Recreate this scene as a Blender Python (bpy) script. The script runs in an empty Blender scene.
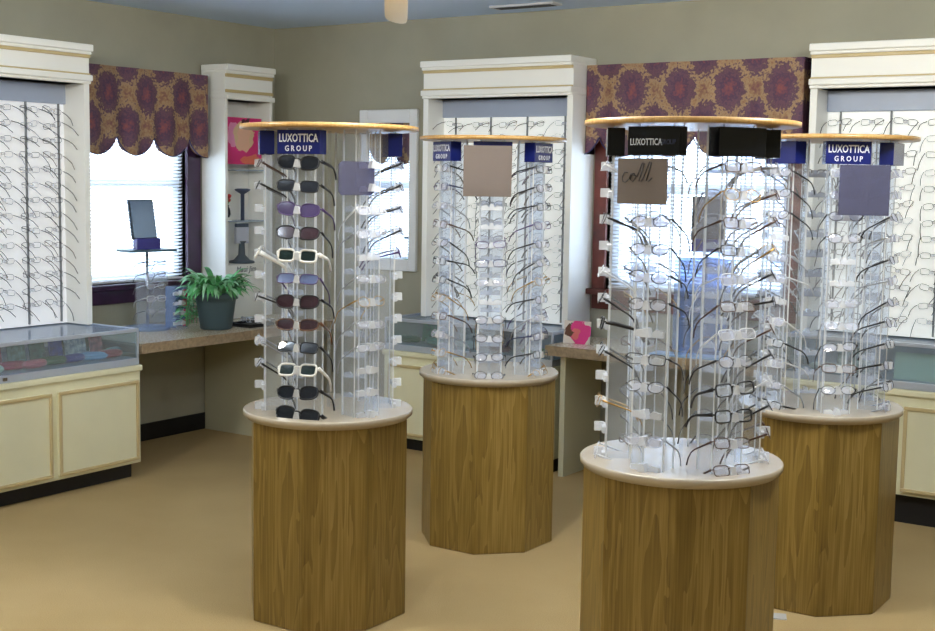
import bpy, bmesh, math, random
from mathutils import Vector, Matrix
from math import sin, cos, pi, radians as R
random.seed(7)
scn = bpy.context.scene
C = scn.collection
WX, WY, CZ, XR, YF = -5.75, 6.28, 2.483, 2.6, -2.4
DESK = .69

# ------------------------------------------------------------------ materials
def lin(c):
    return tuple((x/255/12.92 if x/255 <= .04045 else ((x/255+.055)/1.055)**2.4) for x in c) + (1,)
class NT:
    def __init__(s, m): s.m = m; s.n = m.node_tree.nodes; s.l = m.node_tree.links
    def new(s, t, **k):
        n = s.n.new(t)
        for a, b in k.items(): setattr(n, a, b)
        return n
    def math(s, op, a, b=None, c=None):
        n = s.new('ShaderNodeMath', operation=op)
        for i, v in enumerate((a, b, c)):
            if v is None: continue
            if isinstance(v, (int, float)): n.inputs[i].default_value = v
            else: s.l.new(v, n.inputs[i])
        return n.outputs[0]
    def ramp(s, fac, stops):
        n = s.new('ShaderNodeValToRGB'); e = n.color_ramp.elements
        while len(e) < len(stops): e.new(.5)
        for k, (p, c) in enumerate(stops): e[k].position = p; e[k].color = lin(c)
        s.l.new(fac, n.inputs[0]); return n.outputs[0]
def mat(name, col, rough=.5, metal=0, spec=.5, alpha=None, trans=0, emit=None, es=0, bump=0, bscale=60, var=0, vscale=3):
    m = bpy.data.materials.new(name); m.use_nodes = True
    t = NT(m); b = t.n['Principled BSDF']
    b.inputs['Base Color'].default_value = lin(col); b.inputs['Roughness'].default_value = rough
    b.inputs['Metallic'].default_value = metal; b.inputs['Specular IOR Level'].default_value = spec
    b.inputs['Transmission Weight'].default_value = trans
    if emit: b.inputs['Emission Color'].default_value = lin(emit); b.inputs['Emission Strength'].default_value = es
    if bump or var:
        tc = t.new('ShaderNodeTexCoord')
        if bump:
            n = t.new('ShaderNodeTexNoise'); n.inputs['Scale'].default_value = bscale; n.inputs['Detail'].default_value = 4
            t.l.new(tc.outputs['Object'], n.inputs['Vector'])
            bp = t.new('ShaderNodeBump'); bp.inputs['Strength'].default_value = bump; bp.inputs['Distance'].default_value = .004
            t.l.new(n.outputs['Fac'], bp.inputs['Height']); t.l.new(bp.outputs[0], b.inputs['Normal'])
        if var:
            n2 = t.new('ShaderNodeTexNoise'); n2.inputs['Scale'].default_value = vscale; n2.inputs['Detail'].default_value = 5
            t.l.new(tc.outputs['Object'], n2.inputs['Vector'])
            lo = tuple(max(0, c*(1-var)) for c in col); hi = tuple(min(255, c*(1+var)) for c in col)
            t.l.new(t.ramp(n2.outputs['Fac'], [(.3, lo), (.7, hi)]), b.inputs['Base Color'])
    return m
def clear(name, tint, fac, rough=.05, gl=(255, 255, 255)):
    """thin clear acrylic: mostly transparent, a little gloss"""
    m = bpy.data.materials.new(name); m.use_nodes = True; t = NT(m)
    for n in list(t.n): t.n.remove(n)
    o = t.new('ShaderNodeOutputMaterial'); mx = t.new('ShaderNodeMixShader')
    tr = t.new('ShaderNodeBsdfTransparent'); tr.inputs[0].default_value = lin(tint)
    g = t.new('ShaderNodeBsdfPrincipled'); g.inputs['Base Color'].default_value = lin(gl)
    g.inputs['Roughness'].default_value = rough; g.inputs['Specular IOR Level'].default_value = 1
    mx.inputs[0].default_value = fac
    t.l.new(tr.outputs[0], mx.inputs[1]); t.l.new(g.outputs[0], mx.inputs[2]); t.l.new(mx.outputs[0], o.inputs[0])
    return m
def oak(name, a, b_, c, rough=.35):
    m = bpy.data.materials.new(name); m.use_nodes = True; t = NT(m); b = t.n['Principled BSDF']
    tc = t.new('ShaderNodeTexCoord'); mp = t.new('ShaderNodeMapping')
    mp.inputs['Scale'].default_value = (1, 1, .11); t.l.new(tc.outputs['Object'], mp.inputs[0])
    n = t.new('ShaderNodeTexNoise'); n.inputs['Scale'].default_value = 9; n.inputs['Detail'].default_value = 3; n.inputs['Distortion'].default_value = .6
    t.l.new(mp.outputs[0], n.inputs['Vector'])
    rings = t.math('FRACT', t.math('MULTIPLY', n.outputs['Fac'], 9))
    mp2 = t.new('ShaderNodeMapping'); mp2.inputs['Scale'].default_value = (1, 1, .02); t.l.new(tc.outputs['Object'], mp2.inputs[0])
    f = t.new('ShaderNodeTexNoise'); f.inputs['Scale'].default_value = 190; f.inputs['Detail'].default_value = 3; t.l.new(mp2.outputs[0], f.inputs['Vector'])
    big = t.new('ShaderNodeTexNoise'); big.inputs['Scale'].default_value = 6; t.l.new(mp2.outputs[0], big.inputs['Vector'])
    v = t.math('ADD', t.math('MULTIPLY', rings, .22), t.math('ADD', t.math('MULTIPLY', f.outputs['Fac'], .62), t.math('MULTIPLY', big.outputs['Fac'], .42)))
    t.l.new(t.ramp(v, [(.3, a), (.6, b_), (.85, c)]), b.inputs['Base Color'])
    b.inputs['Roughness'].default_value = rough
    return m
M = {}
M['wall'] = mat('wall_paint', (168, 165, 147), .85, bump=.15, bscale=150, var=.03)
M['ceiling'] = mat('ceiling_paint', (208, 226, 252), .9, bump=.2, bscale=90)  # white ceiling, with the bluish daylight cast put into its colour
M['cream'] = mat('cream_laminate', (232, 228, 196), .4, var=.02)
M['ivory'] = mat('ivory_paint', (250, 250, 246), .4)
M['beige_panel'] = mat('beige_laminate', (196, 192, 165), .5)
M['tan'] = mat('tan_bead', (204, 184, 138), .45)
M['black'] = mat('black_vinyl', (12, 12, 18), .5)
M['plum'] = mat('dark_plum_wood', (58, 30, 62), .35, var=.15, vscale=8)  # dark red-brown casing wood, bluish light mixed into its colour
M['red_wood'] = mat('dark_red_wood', (96, 42, 34), .4, var=.2, vscale=10)
M['white'] = mat('white_paint', (235, 235, 235), .4)
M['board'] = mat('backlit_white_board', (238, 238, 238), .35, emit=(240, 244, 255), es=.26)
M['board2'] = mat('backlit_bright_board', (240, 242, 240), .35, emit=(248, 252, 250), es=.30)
M['light_strip'] = mat('blue_grey_light_cover', (168, 180, 205), .35)
M['tube'] = mat('fluorescent_tube', (255, 255, 255), .3, emit=(240, 246, 255), es=6)
M['oak'] = oak('oak_veneer', (88, 66, 26), (122, 97, 42), (148, 122, 66))
M['oak_rim'] = oak('honey_oak', (158, 118, 64), (184, 142, 82), (198, 160, 104), .3)
M['top'] = mat('pale_maple_top', (178, 165, 146), .26, spec=.6, var=.03, vscale=9)
M['acrylic'] = clear('clear_acrylic', (250, 252, 255), .08)
M['acrylic_blue'] = clear('blue_tinted_acrylic', (226, 236, 252), .30, .2, (190, 208, 236))
M['rest'] = clear('clear_nose_rest', (245, 248, 255), .46, .10)
M['edge'] = clear('acrylic_edge', (235, 240, 245), .62, .3)
M['lens'] = clear('clear_lens', (242, 246, 250), .10, .03)
M['glass'] = clear('case_glass', (228, 238, 242), .10, .03)
M['glass_top'] = clear('case_top_glass', (232, 240, 248), .5, .12, (205, 218, 238))
M['pane'] = clear('window_glass', (250, 253, 255), .03, .02)
M['alu'] = mat('brushed_aluminium', (186, 194, 208), .35, .25)
M['sign_blue'] = mat('navy_sign', (22, 32, 104), .25)
M['sign_black'] = mat('black_sign', (14, 16, 22), .2)
M['lettering'] = mat('silver_lettering', (225, 228, 240), .4)
M['mirror'] = mat('looking_glass', (222, 226, 230), .01, 1)
M['small_mirror'] = mat('small_counter_mirror', (132, 120, 114), .2, .25)  # grey-brown of the reflected room put into a mostly matte base colour
M['smoke'] = clear('smoked_acrylic', (150, 150, 178), .4, .12, (120, 120, 145))
M['ink'] = mat('black_ink', (25, 22, 30), .5)
M['fan'] = mat('cream_fan_blade', (236, 226, 196), .4)
M['brass'] = mat('brass', (190, 150, 80), .3, 1)
M['leaf'] = mat('green_leaf', (92, 168, 104), .45, var=.28, vscale=14)
M['leaf_pale'] = mat('pale_green_leaf', (160, 214, 170), .45, var=.15, vscale=14)
M['pot'] = mat('grey_green_plastic', (72, 92, 100), .5)
M['soil'] = mat('dark_soil', (40, 30, 22), .9, bump=.6)
M['steel'] = mat('polished_steel', (200, 200, 205), .2, 1)
M['outdoor'] = mat('pale_ground', (228, 236, 248), .9)  # unseen ground, made bluish-white to bounce daylight up onto the ceiling

def desk_mat():
    m = bpy.data.materials.new('speckled_laminate'); m.use_nodes = True; t = NT(m); b = t.n['Principled BSDF']
    tc = t.new('ShaderNodeTexCoord'); n = t.new('ShaderNodeTexNoise'); n.inputs['Scale'].default_value = 110; n.inputs['Detail'].default_value = 6
    t.l.new(tc.outputs['Object'], n.inputs['Vector'])
    t.l.new(t.ramp(n.outputs['Fac'], [(.36, (150, 128, 100)), (.5, (205, 190, 165)), (.66, (228, 218, 200))]), b.inputs['Base Color'])
    b.inputs['Roughness'].default_value = .25; return m
M['desk'] = desk_mat()
M['desk_edge'] = mat('desk_edge', (150, 130, 104), .4, var=.12, vscale=60)
def carpet_mat():
    m = bpy.data.materials.new('tan_carpet'); m.use_nodes = True; t = NT(m); b = t.n['Principled BSDF']
    tc = t.new('ShaderNodeTexCoord')
    n = t.new('ShaderNodeTexNoise'); n.inputs['Scale'].default_value = 240; n.inputs['Detail'].default_value = 3
    n2 = t.new('ShaderNodeTexNoise'); n2.inputs['Scale'].default_value = 1.1; n2.inputs['Detail'].default_value = 4
    for q in (n, n2): t.l.new(tc.outputs['Object'], q.inputs['Vector'])
    v = t.math('ADD', t.math('MULTIPLY', n.outputs['Fac'], .5), t.math('MULTIPLY', n2.outputs['Fac'], .5))
    t.l.new(t.ramp(v, [(.3, (160, 136, 94)), (.5, (178, 153, 108)), (.7, (190, 165, 121))]), b.inputs['Base Color'])
    bp = t.new('ShaderNodeBump'); bp.inputs['Strength'].default_value = .5; bp.inputs['Distance'].default_value = .006
    t.l.new(n.outputs['Fac'], bp.inputs['Height']); t.l.new(bp.outputs[0], b.inputs['Normal'])
    b.inputs['Roughness'].default_value = .95; b.inputs['Specular IOR Level'].default_value = .15
    return m
M['carpet'] = carpet_mat()
def blind_mat():
    m = bpy.data.materials.new('white_vinyl_slat'); m.use_nodes = True; t = NT(m)
    for n in list(t.n): t.n.remove(n)
    o = t.new('ShaderNodeOutputMaterial'); mx = t.new('ShaderNodeMixShader'); mx.inputs[0].default_value = .45
    d = t.new('ShaderNodeBsdfDiffuse'); d.inputs[0].default_value = lin((240, 243, 248))
    tl = t.new('ShaderNodeBsdfTranslucent'); tl.inputs[0].default_value = lin((236, 242, 250))
    t.l.new(d.outputs[0], mx.inputs[1]); t.l.new(tl.outputs[0], mx.inputs[2]); t.l.new(mx.outputs[0], o.inputs[0]); return m
M['blind'] = blind_mat()
def damask():
    m = bpy.data.materials.new('damask_fabric'); m.use_nodes = True; t = NT(m); b = t.n['Principled BSDF']
    tc = t.new('ShaderNodeTexCoord'); ns = t.new('ShaderNodeTexNoise'); ns.inputs['Scale'].default_value = 20; ns.inputs['Detail'].default_value = 5
    t.l.new(tc.outputs['Object'], ns.inputs['Vector'])
    w = t.math('MULTIPLY', t.math('SUBTRACT', ns.outputs['Fac'], 5*.1), .07)
    sp = t.new('ShaderNodeSeparateXYZ'); t.l.new(tc.outputs['Object'], sp.inputs[0])
    x = t.math('ADD', sp.outputs['X'], w); z = t.math('ADD', sp.outputs['Z'], w)
    def lat(ox, oz):
        fx = t.math('MULTIPLY', t.math('SUBTRACT', t.math('FRACT', t.math('ADD', t.math('DIVIDE', x, .27), ox)), .5), .27/.090)
        fz = t.math('MULTIPLY', t.math('SUBTRACT', t.math('FRACT', t.math('ADD', t.math('DIVIDE', z, .35), oz)), .5), .35/.128)
        return t.math('SQRT', t.math('ADD', t.math('MULTIPLY', fx, fx), t.math('MULTIPLY', fz, fz)))
    d = t.math('MINIMUM', lat(0, .40), lat(.5, .90))
    f = t.new('ShaderNodeTexNoise'); f.inputs['Scale'].default_value = 70; f.inputs['Detail'].default_value = 4; t.l.new(tc.outputs['Object'], f.inputs['Vector'])
    d2 = t.math('ADD', d, t.math('MULTIPLY', t.math('SUBTRACT', f.outputs['Fac'], .5), 1.1))
    col = t.ramp(t.math('MULTIPLY', d2, .6), [(.0, (142, 82, 80)), (.12, (122, 74, 86)), (.26, (84, 60, 86)), (.40, (112, 78, 92)), (.50, (92, 66, 84)), (.60, (172, 142, 108)), (.72, (150, 116, 88)), (.85, (126, 84, 80))])
    t.l.new(col, b.inputs['Base Color']); b.inputs['Roughness'].default_value = .8
    return m
M['damask'] = damask()
def poster_mat(name, kind):
    m = bpy.data.materials.new(name); m.use_nodes = True; t = NT(m); b = t.n['Principled BSDF']
    tc = t.new('ShaderNodeTexCoord'); sp = t.new('ShaderNodeSeparateXYZ'); t.l.new(tc.outputs['Object'], sp.inputs[0])
    n = t.new('ShaderNodeTexNoise'); n.inputs['Scale'].default_value = 24 if kind else 15; n.inputs['Detail'].default_value = 4; t.l.new(tc.outputs['Object'], n.inputs['Vector'])
    w = t.math('MULTIPLY', t.math('SUBTRACT', n.outputs['Fac'], .5), .10)
    def ell(cx, cz, rx, rz):
        fx = t.math('DIVIDE', t.math('ADD', t.math('SUBTRACT', sp.outputs['X'], cx), w), rx); fz = t.math('DIVIDE', t.math('ADD', t.math('SUBTRACT', sp.outputs['Z'], cz), w), rz)
        return t.math('LESS_THAN', t.math('ADD', t.math('MULTIPLY', fx, fx), t.math('MULTIPLY', fz, fz)), 1)
    def over(prev, fac, c):
        mx = t.new('ShaderNodeMix', data_type='RGBA'); t.l.new(fac, mx.inputs[0])
        if isinstance(prev, tuple): mx.inputs[6].default_value = lin(prev)
        else: t.l.new(prev, mx.inputs[6])
        mx.inputs[7].default_value = lin(c); return mx.outputs[2]
    if kind == 0:
        c = over((214, 46, 122), ell(-.09, .20, .045, .08), (235, 150, 190))
        c = over(c, ell(.0, .19, .095, .085), (222, 190, 150))
        c = over(c, ell(.0, .17, .06, .085), (232, 184, 158))
        c = over(c, ell(.06, .045, .09, .03), (226, 120, 96))
        c = over(c, ell(.005, .272, .03, .02), (84, 40, 60))
    else:
        c = over((238, 226, 214), ell(.015, .06, .062, .07), (238, 52, 140))
        c = over(c, ell(-.01, .05, .026, .03), (238, 120, 120))
        c = over(c, ell(-.045, .065, .022, .035), (104, 60, 44))
    t.l.new(c, b.inputs['Base Color']); b.inputs['Roughness'].default_value = .3
    return m

# ------------------------------------------------------------------ mesh helpers
class MB:
    def __init__(s): s.bm = bmesh.new(); s.mi = 0
    def quad(s, vs):
        f = s.bm.faces.new([s.bm.verts.new(v) for v in vs]); f.material_index = s.mi; return s
    def box(s, x0, x1, y0, y1, z0, z1):
        p = [s.bm.verts.new((x, y, z)) for x in (x0, x1) for y in (y0, y1) for z in (z0, z1)]
        for a in ((0, 1, 3, 2), (4, 6, 7, 5), (0, 4, 5, 1), (2, 3, 7, 6), (0, 2, 6, 4), (1, 5, 7, 3)):
            f = s.bm.faces.new([p[i] for i in a]); f.material_index = s.mi
        return s
    def tube(s, pts, r, n=6, closed=False, flat=1.0):
        pts = [Vector(p) for p in pts]; k = len(pts); rings = []
        rr = r if isinstance(r, (list, tuple)) else [r]*k
        for i, p in enumerate(pts):
            a = pts[(i-1) % k] if (closed or i > 0) else p; b = pts[(i+1) % k] if (closed or i < k-1) else p
            d = (b-a).normalized(); up = Vector((0, 0, 1)) if abs(d.z) < .92 else Vector((1, 0, 0))
            u = d.cross(up).normalized(); v = u.cross(d)
            rings.append([s.bm.verts.new(p+u*cos(2*pi*j/n)*rr[i]*flat+v*sin(2*pi*j/n)*rr[i]) for j in range(n)])
        for i in range(k if closed else k-1):
            a, b = rings[i], rings[(i+1) % k]
            for j in range(n):
                f = s.bm.faces.new((a[j], a[(j+1) % n], b[(j+1) % n], b[j])); f.material_index = s.mi; f.smooth = True
        if not closed:
            for q in (rings[0], rings[-1]): f = s.bm.faces.new(q); f.material_index = s.mi
        return s
    def lathe(s, prof, n=48, c=(0, 0, 0), smooth=True, a0=0):
        rings = [[s.bm.verts.new((c[0]+r*cos(a0+2*pi*j/n), c[1]+r*sin(a0+2*pi*j/n), c[2]+z)) for j in range(n)] for r, z in prof]
        for a, b in zip(rings, rings[1:]):
            for j in range(n):
                f = s.bm.faces.new((a[j], a[(j+1) % n], b[(j+1) % n], b[j])); f.smooth = smooth; f.material_index = s.mi
        for q, flip in ((rings[0], 1), (rings[-1], 0)):
            f = s.bm.faces.new(q[::-1] if flip else q); f.material_index = s.mi
        return s
    def prism(s, pts, y0, y1):
        """outline in x,z extruded along y"""
        a = [s.bm.verts.new((x, y0, z)) for x, z in pts]; b = [s.bm.verts.new((x, y1, z)) for x, z in pts]
        n = len(pts)
        for q in (a, b[::-1]): f = s.bm.faces.new(q); f.material_index = s.mi
        for i in range(n):
            f = s.bm.faces.new((a[i], b[i], b[(i+1) % n], a[(i+1) % n])); f.material_index = s.mi
        return s
    def blob(s, c, r, seg=10):
        g = bmesh.ops.create_uvsphere(s.bm, u_segments=seg, v_segments=max(4, seg*2//3), radius=1)
        for v in g['verts']: v.co = Vector((c[0]+v.co.x*r[0], c[1]+v.co.y*r[1], c[2]+v.co.z*r[2]))
        for v in g['verts']:
            for f in v.link_faces: f.material_index = s.mi; f.smooth = True
        return s
    def mesh(s, name, mats, bevel=0):
        bmesh.ops.recalc_face_normals(s.bm, faces=s.bm.faces)
        if bevel:
            e = [e for e in s.bm.edges if len(e.link_faces) == 2 and e.calc_face_angle(0) > .6]
            bmesh.ops.bevel(s.bm, geom=e, offset=bevel, segments=2, affect='EDGES', profile=.5)
        me = bpy.data.meshes.new(name); s.bm.to_mesh(me); s.bm.free()
        for m in (mats if isinstance(mats, (list, tuple)) else [mats]): me.materials.append(m)
        return me
    def off(s, o):
        for v in s.bm.verts: v.co -= Vector(o)
        return s
    def build(s, name, mats, parent=None, loc=None, bevel=0, label=None, world=False):
        if world and parent is not None:
            p = parent; o = Vector((0, 0, 0))
            while p is not None: o += p.location; p = p.parent
            s.off(o)
        ob = bpy.data.objects.new(name, s.mesh(name, mats, bevel)); C.objects.link(ob)
        if parent: ob.parent = parent
        if loc: ob.location = loc
        if label: ob['label'] = label
        return ob
def thing(name, label, cat, loc=(0, 0, 0), rz=0, group=None):
    o = bpy.data.objects.new(name, None); C.objects.link(o); o.empty_display_size = .05
    o.location = loc; o.rotation_euler = (0, 0, rz); return tag(o, label, cat, group)
def tag(o, label, cat, group=None):
    o['label'] = label; o['category'] = cat
    if group: o['group'] = group
    return o
def struct(o): o['kind'] = 'structure'; return o
def link(name, me, parent, loc=(0, 0, 0), rot=(0, 0, 0)):
    o = bpy.data.objects.new(name, me); C.objects.link(o); o.parent = parent; o.location = loc; o.rotation_euler = rot; return o
def copy_tree(o, parent=None):
    c = o.copy(); C.objects.link(c); c.parent = parent
    for ch in list(o.children): copy_tree(ch, c)
    return c
def text_mesh(body, size, ext=.0006, shear=0, off=0):
    cu = bpy.data.curves.new('txt', 'FONT'); cu.body = body; cu.size = size; cu.extrude = ext; cu.offset = off
    cu.align_x = 'CENTER'; cu.align_y = 'CENTER'; cu.shear = shear; cu.resolution_u = 2
    o = bpy.data.objects.new('txt', cu); C.objects.link(o)
    dg = bpy.context.evaluated_depsgraph_get(); me = bpy.data.meshes.new_from_object(o.evaluated_get(dg))
    bpy.data.objects.remove(o); bpy.data.curves.remove(cu)
    return me
def text_part(name, body, size, m, parent, loc, rot, shear=0, off=0, sx=1):
    me = text_mesh(body, size, shear=shear, off=off); me.materials.clear(); me.materials.append(m)
    if sx != 1:
        for v in me.vertices: v.co.x *= sx
    return link(name, me, parent, loc, rot)

# ------------------------------------------------------------------ room shell
T = .14; FILL_GLOBE = 98  # wall thickness; strength of the added globe lamps
W1 = (4.60, 5.50, .93, 1.98)      # y0 y1 z0 z1 of the window in the left wall
W2 = (-3.33, -2.32, .97, 1.98)    # x0 x1 z0 z1 of the window in the back wall
struct(MB().box(WX-T, XR+T, YF-T, WY+T, -.12, 0).build('floor', M['carpet']))
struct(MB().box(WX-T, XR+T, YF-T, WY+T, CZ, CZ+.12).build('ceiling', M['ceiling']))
w = MB()
w.box(WX-T, WX, YF-T, W1[0], 0, CZ).box(WX-T, WX, W1[1], WY+T, 0, CZ).box(WX-T, WX, W1[0], W1[1], 0, W1[2]).box(WX-T, WX, W1[0], W1[1], W1[3], CZ)
struct(w.build('wall_left', M['wall']))
w = MB()
w.box(WX, W2[0], WY, WY+T, 0, CZ).box(W2[1], XR+T, WY, WY+T, 0, CZ).box(W2[0], W2[1], WY, WY+T, 0, W2[2]).box(W2[0], W2[1], WY, WY+T, W2[3], CZ)
struct(w.build('wall_back', M['wall']))
struct(MB().box(XR, XR+T, YF-T, WY, 0, CZ).build('wall_right', M['wall']))
struct(MB().box(WX, XR, YF-T, YF, 0, CZ).build('wall_front', M['wall']))
struct(MB().box(WX, WX+.012, YF, WY, 0, .10).build('baseboard_left', M['black']))
struct(MB().box(WX+.012, XR, WY-.012, WY, 0, .10).build('baseboard_back', M['black']))
struct(MB().box(-30, 30, -30, 40, -.9, -.8).build('ground_outside', M['outdoor']))

# windows: casing, sash, pane
def window(name, axis, a0, a1, z0, z1, casing_right, sill):
    r = struct(bpy.data.objects.new(name, None)); C.objects.link(r)
    def bx(mb, u0, u1, d0, d1, za, zb):      # d measured outward through the wall, negative = into the room
        if axis == 'x': mb.box(u0, u1, WY+d0, WY+d1, za, zb)
        else: mb.box(WX-d1, WX-d0, u0, u1, za, zb)
        return mb
    c = MB(); cw = .075
    bx(c, a0-cw, a0, -.02, .1, z0-.02, z1+cw); bx(c, a1, a1+cw+casing_right, -.02, .1, z0-.02, z1+cw); bx(c, a0, a1, -.02, .1, z1, z1+cw)
    c.build('casing', M['plum'] if axis == 'y' else M['red_wood'], r)
    s = MB(); bx(s, a0-cw-.02, a1+cw+casing_right, -.06, .1, z0-.03, z0); bx(s, a0-cw, a1+cw+casing_right, -.022, -.0, z0-.11, z0-.03)
    s.build('sill', M[sill], r, bevel=.004)
    f = MB(); t = .045; zm = (z0+z1)/2+.045
    bx(f, a0, a0+t, .06, .1, z0, z1); bx(f, a1-t, a1, .06, .1, z0, z1); bx(f, a0, a1, .06, .1, z0, z0+t); bx(f, a0, a1, .06, .1, z1-t, z1); bx(f, a0, a1, .05, .11, zm-.025, zm+.025)
    f.build('sash', M['white'], r)
    p = MB(); bx(p, a0+t, a1-t, .078, .082, z0+t, z1-t); p.build('pane', M['pane'], r)
    return r
window('window_1', 'y', *W1, .03, 'plum')
window('window_2', 'x', *W2, .0, 'red_wood')
def blind(axis, a0, a1, z0, z1, label, tilt):
    if axis == 'x': r = thing('window_blind', label, 'blind', (a0, WY+.025, z0), 0, 'white window blinds')
    else: r = thing('window_blind', label, 'blind', (WX-.025, a0, z0), pi/2, 'white window blinds')
    L = a1-a0; H = z1-z0; mb = MB(); n = int(H/.021)
    for i in range(n):
        z = .03+i*(H-.06)/n; dy = .011*cos(tilt); dz = .011*sin(tilt)
        mb.quad([(.004, -dy, z-dz), (L-.004, -dy, z-dz), (L-.004, dy, z+dz), (.004, dy, z+dz)])
    mb.build('slats', M['blind'], r)
    MB().box(.002, L-.002, -.014, .014, H-.03, H-.001).build('head_rail', M['white'], r, bevel=.002)
    MB().box(.004, L-.004, -.011, .011, .004, .016).build('bottom_rail', M['white'], r, bevel=.002)
    mb = MB()
    for u in (.12, L/2, L-.12): mb.tube([(u, -.013, .01), (u, -.013, H-.02)], .0009, 4)
    mb.build('cords', M['white'], r)
blind('y', *W1, 'white slatted blind in the window beside the potted plant', R(-38))
blind('x', *W2, 'white slatted blind in the back wall window behind the nearest eyewear stand', R(-30))

def valance(name_label, loc, rz, L, ph, flip):
    r = thing('valance', name_label, 'valance', loc, rz, 'damask valances over the windows')
    mb = MB(); n = 150; m = 12; zc, zl, zt = -.365, -.48, 0
    pts = []
    prof = [(0, .10*flip)] + [(u, 0) for u in [L*i/n for i in range(n+1)]] + [(L, .10*flip)]
    for k, (u, d) in enumerate(prof):
        fr = ((u+ph)/.27) % 1; zb = zc+(zl-zc)*(sin(pi*fr)**.55)
        dep = d+.006*sin(2*pi*u/.27)*flip
        pts.append([(u, dep+flip*-.012*(j/m)*sin(2*pi*u/.135), zt+(zb-zt)*j/m) for j in range(m+1)])
    for s in (0, .004*flip):
        g = [[mb.bm.verts.new((p[0], p[1]+s, p[2])) for p in col] for col in pts]
        for a, b in zip(g, g[1:]):
            for j in range(m):
                f = mb.bm.faces.new((a[j], b[j], b[j+1], a[j+1])); f.smooth = True
    mb.build('fabric', M['damask'], r)
    MB().box(0, L, .012 if flip > 0 else -.1, .1 if flip > 0 else -.012, -.02, -.004).build('mounting_board', M['white'], r)
    cord = MB(); cord.tube([(u, -.003*flip, zc+(zl-zc)*(sin(pi*(((u+ph)/.27) % 1))**.55)) for u in [L*i/n for i in range(n+1)]], .004, 5)
    cord.build('trim_cord', mat('navy_cord', (52, 46, 92), .7), r)
# left wall: local x runs along +Y, local y runs to -X (towards the wall)
valance('purple and gold damask valance with scalloped hem over the left wall window', (WX+.115, 4.56, 2.135), pi/2, 1.01, -.05, 1)
valance('purple and gold damask valance with scalloped hem over the back wall window', (-3.415, WY-.115, 2.165), 0, 1.19, -.085+.0, 1)

# ------------------------------------------------------------------ ceiling things
tipv = Vector((-3.099, 4.069, 2.15)); hub = tipv-Vector((-.606, .7955, 0))*.97; tipd = (tipv-hub).normalized(); a_tip = math.atan2(tipd.y, tipd.x)
f = thing('ceiling_fan', 'ceiling fan of which one cream blade tip hangs into view', 'ceiling fan', (hub.x, hub.y, hub.z))
MB().lathe([(.02, CZ-hub.z), (.06, CZ-hub.z-.002), (.05, .15), (.012, .13), (.012, .06), (.06, .05), (.075, .01), (.06, -.015), (.03, -.02)], 28).build('motor', M['fan'], f)
for k in range(4):
    a = a_tip+k*pi/2; mb = MB(); o = []
    for u, wd in ((.18, .035), (.35, .04), (.7, .042), (.82, .042), (.90, .038), (.94, .028), (.963, .015), (.97, 0)):
        o.append((u, wd))
    ring = [(u, -w_) for u, w_ in o]+[(u, w_) for u, w_ in o[::-1][1:]]
    top = [mb.bm.verts.new((u*cos(a)-v*sin(a), u*sin(a)+v*cos(a), .004+v*.2)) for u, v in ring]
    bot = [mb.bm.verts.new((u*cos(a)-v*sin(a), u*sin(a)+v*cos(a), -.004+v*.2)) for u, v in ring]
    mb.bm.faces.new(top); mb.bm.faces.new(bot[::-1])
    for i in range(len(ring)): mb.bm.faces.new((top[i], bot[i], bot[(i+1) % len(ring)], top[(i+1) % len(ring)]))
    mb.tube([(.09*cos(a), .09*sin(a), .01), (.2*cos(a), .2*sin(a), .01)], .01, 6)
    mb.build('blade', M['fan'], f)
v = thing('ceiling_vent', 'thin slatted white air vent in the ceiling above the middle cabinet', 'vent', (-3.72, 6.02, CZ-.012))
MB().box(-.2, .2, -.05, .05, 0, .0115).build('frame', mat('vent_white', (205, 208, 214), .5), v, bevel=.002)
mb = MB()
for k in range(5): mb.box(-.175, .175, -.036+k*.016, -.028+k*.016, -.002, -.0005)
mb.build('slots', mat('vent_slot', (70, 72, 80), .6), v)
for i, (lx, ly) in enumerate([(-2.35, 3.25), (-.7, 3.7), (-3.9, 2.1), (-1.3, -.2)]):  # globe lamps added out of view to brighten ceiling, walls and cornices
    lab = ['white globe light above the space between the front stands', 'white globe light to the right of the nearest stand', 'white globe light nearest the left wall', 'white globe light close to the viewpoint'][i]
    l = thing('ceiling_light', lab, 'ceiling light', (lx, ly, CZ-.20), 0, 'white ceiling globe lights')
    MB().lathe([(.05, .125), (.05, .17), (.08, .18), (.08, .1995)], 24).build('canopy', M['brass'], l)
    MB().blob((0, 0, 0), (.13, .13, .13), 24).build('globe', mat('lit_globe', (255, 250, 240), .5, emit=(252, 250, 240), es=FILL_GLOBE), l)

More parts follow.
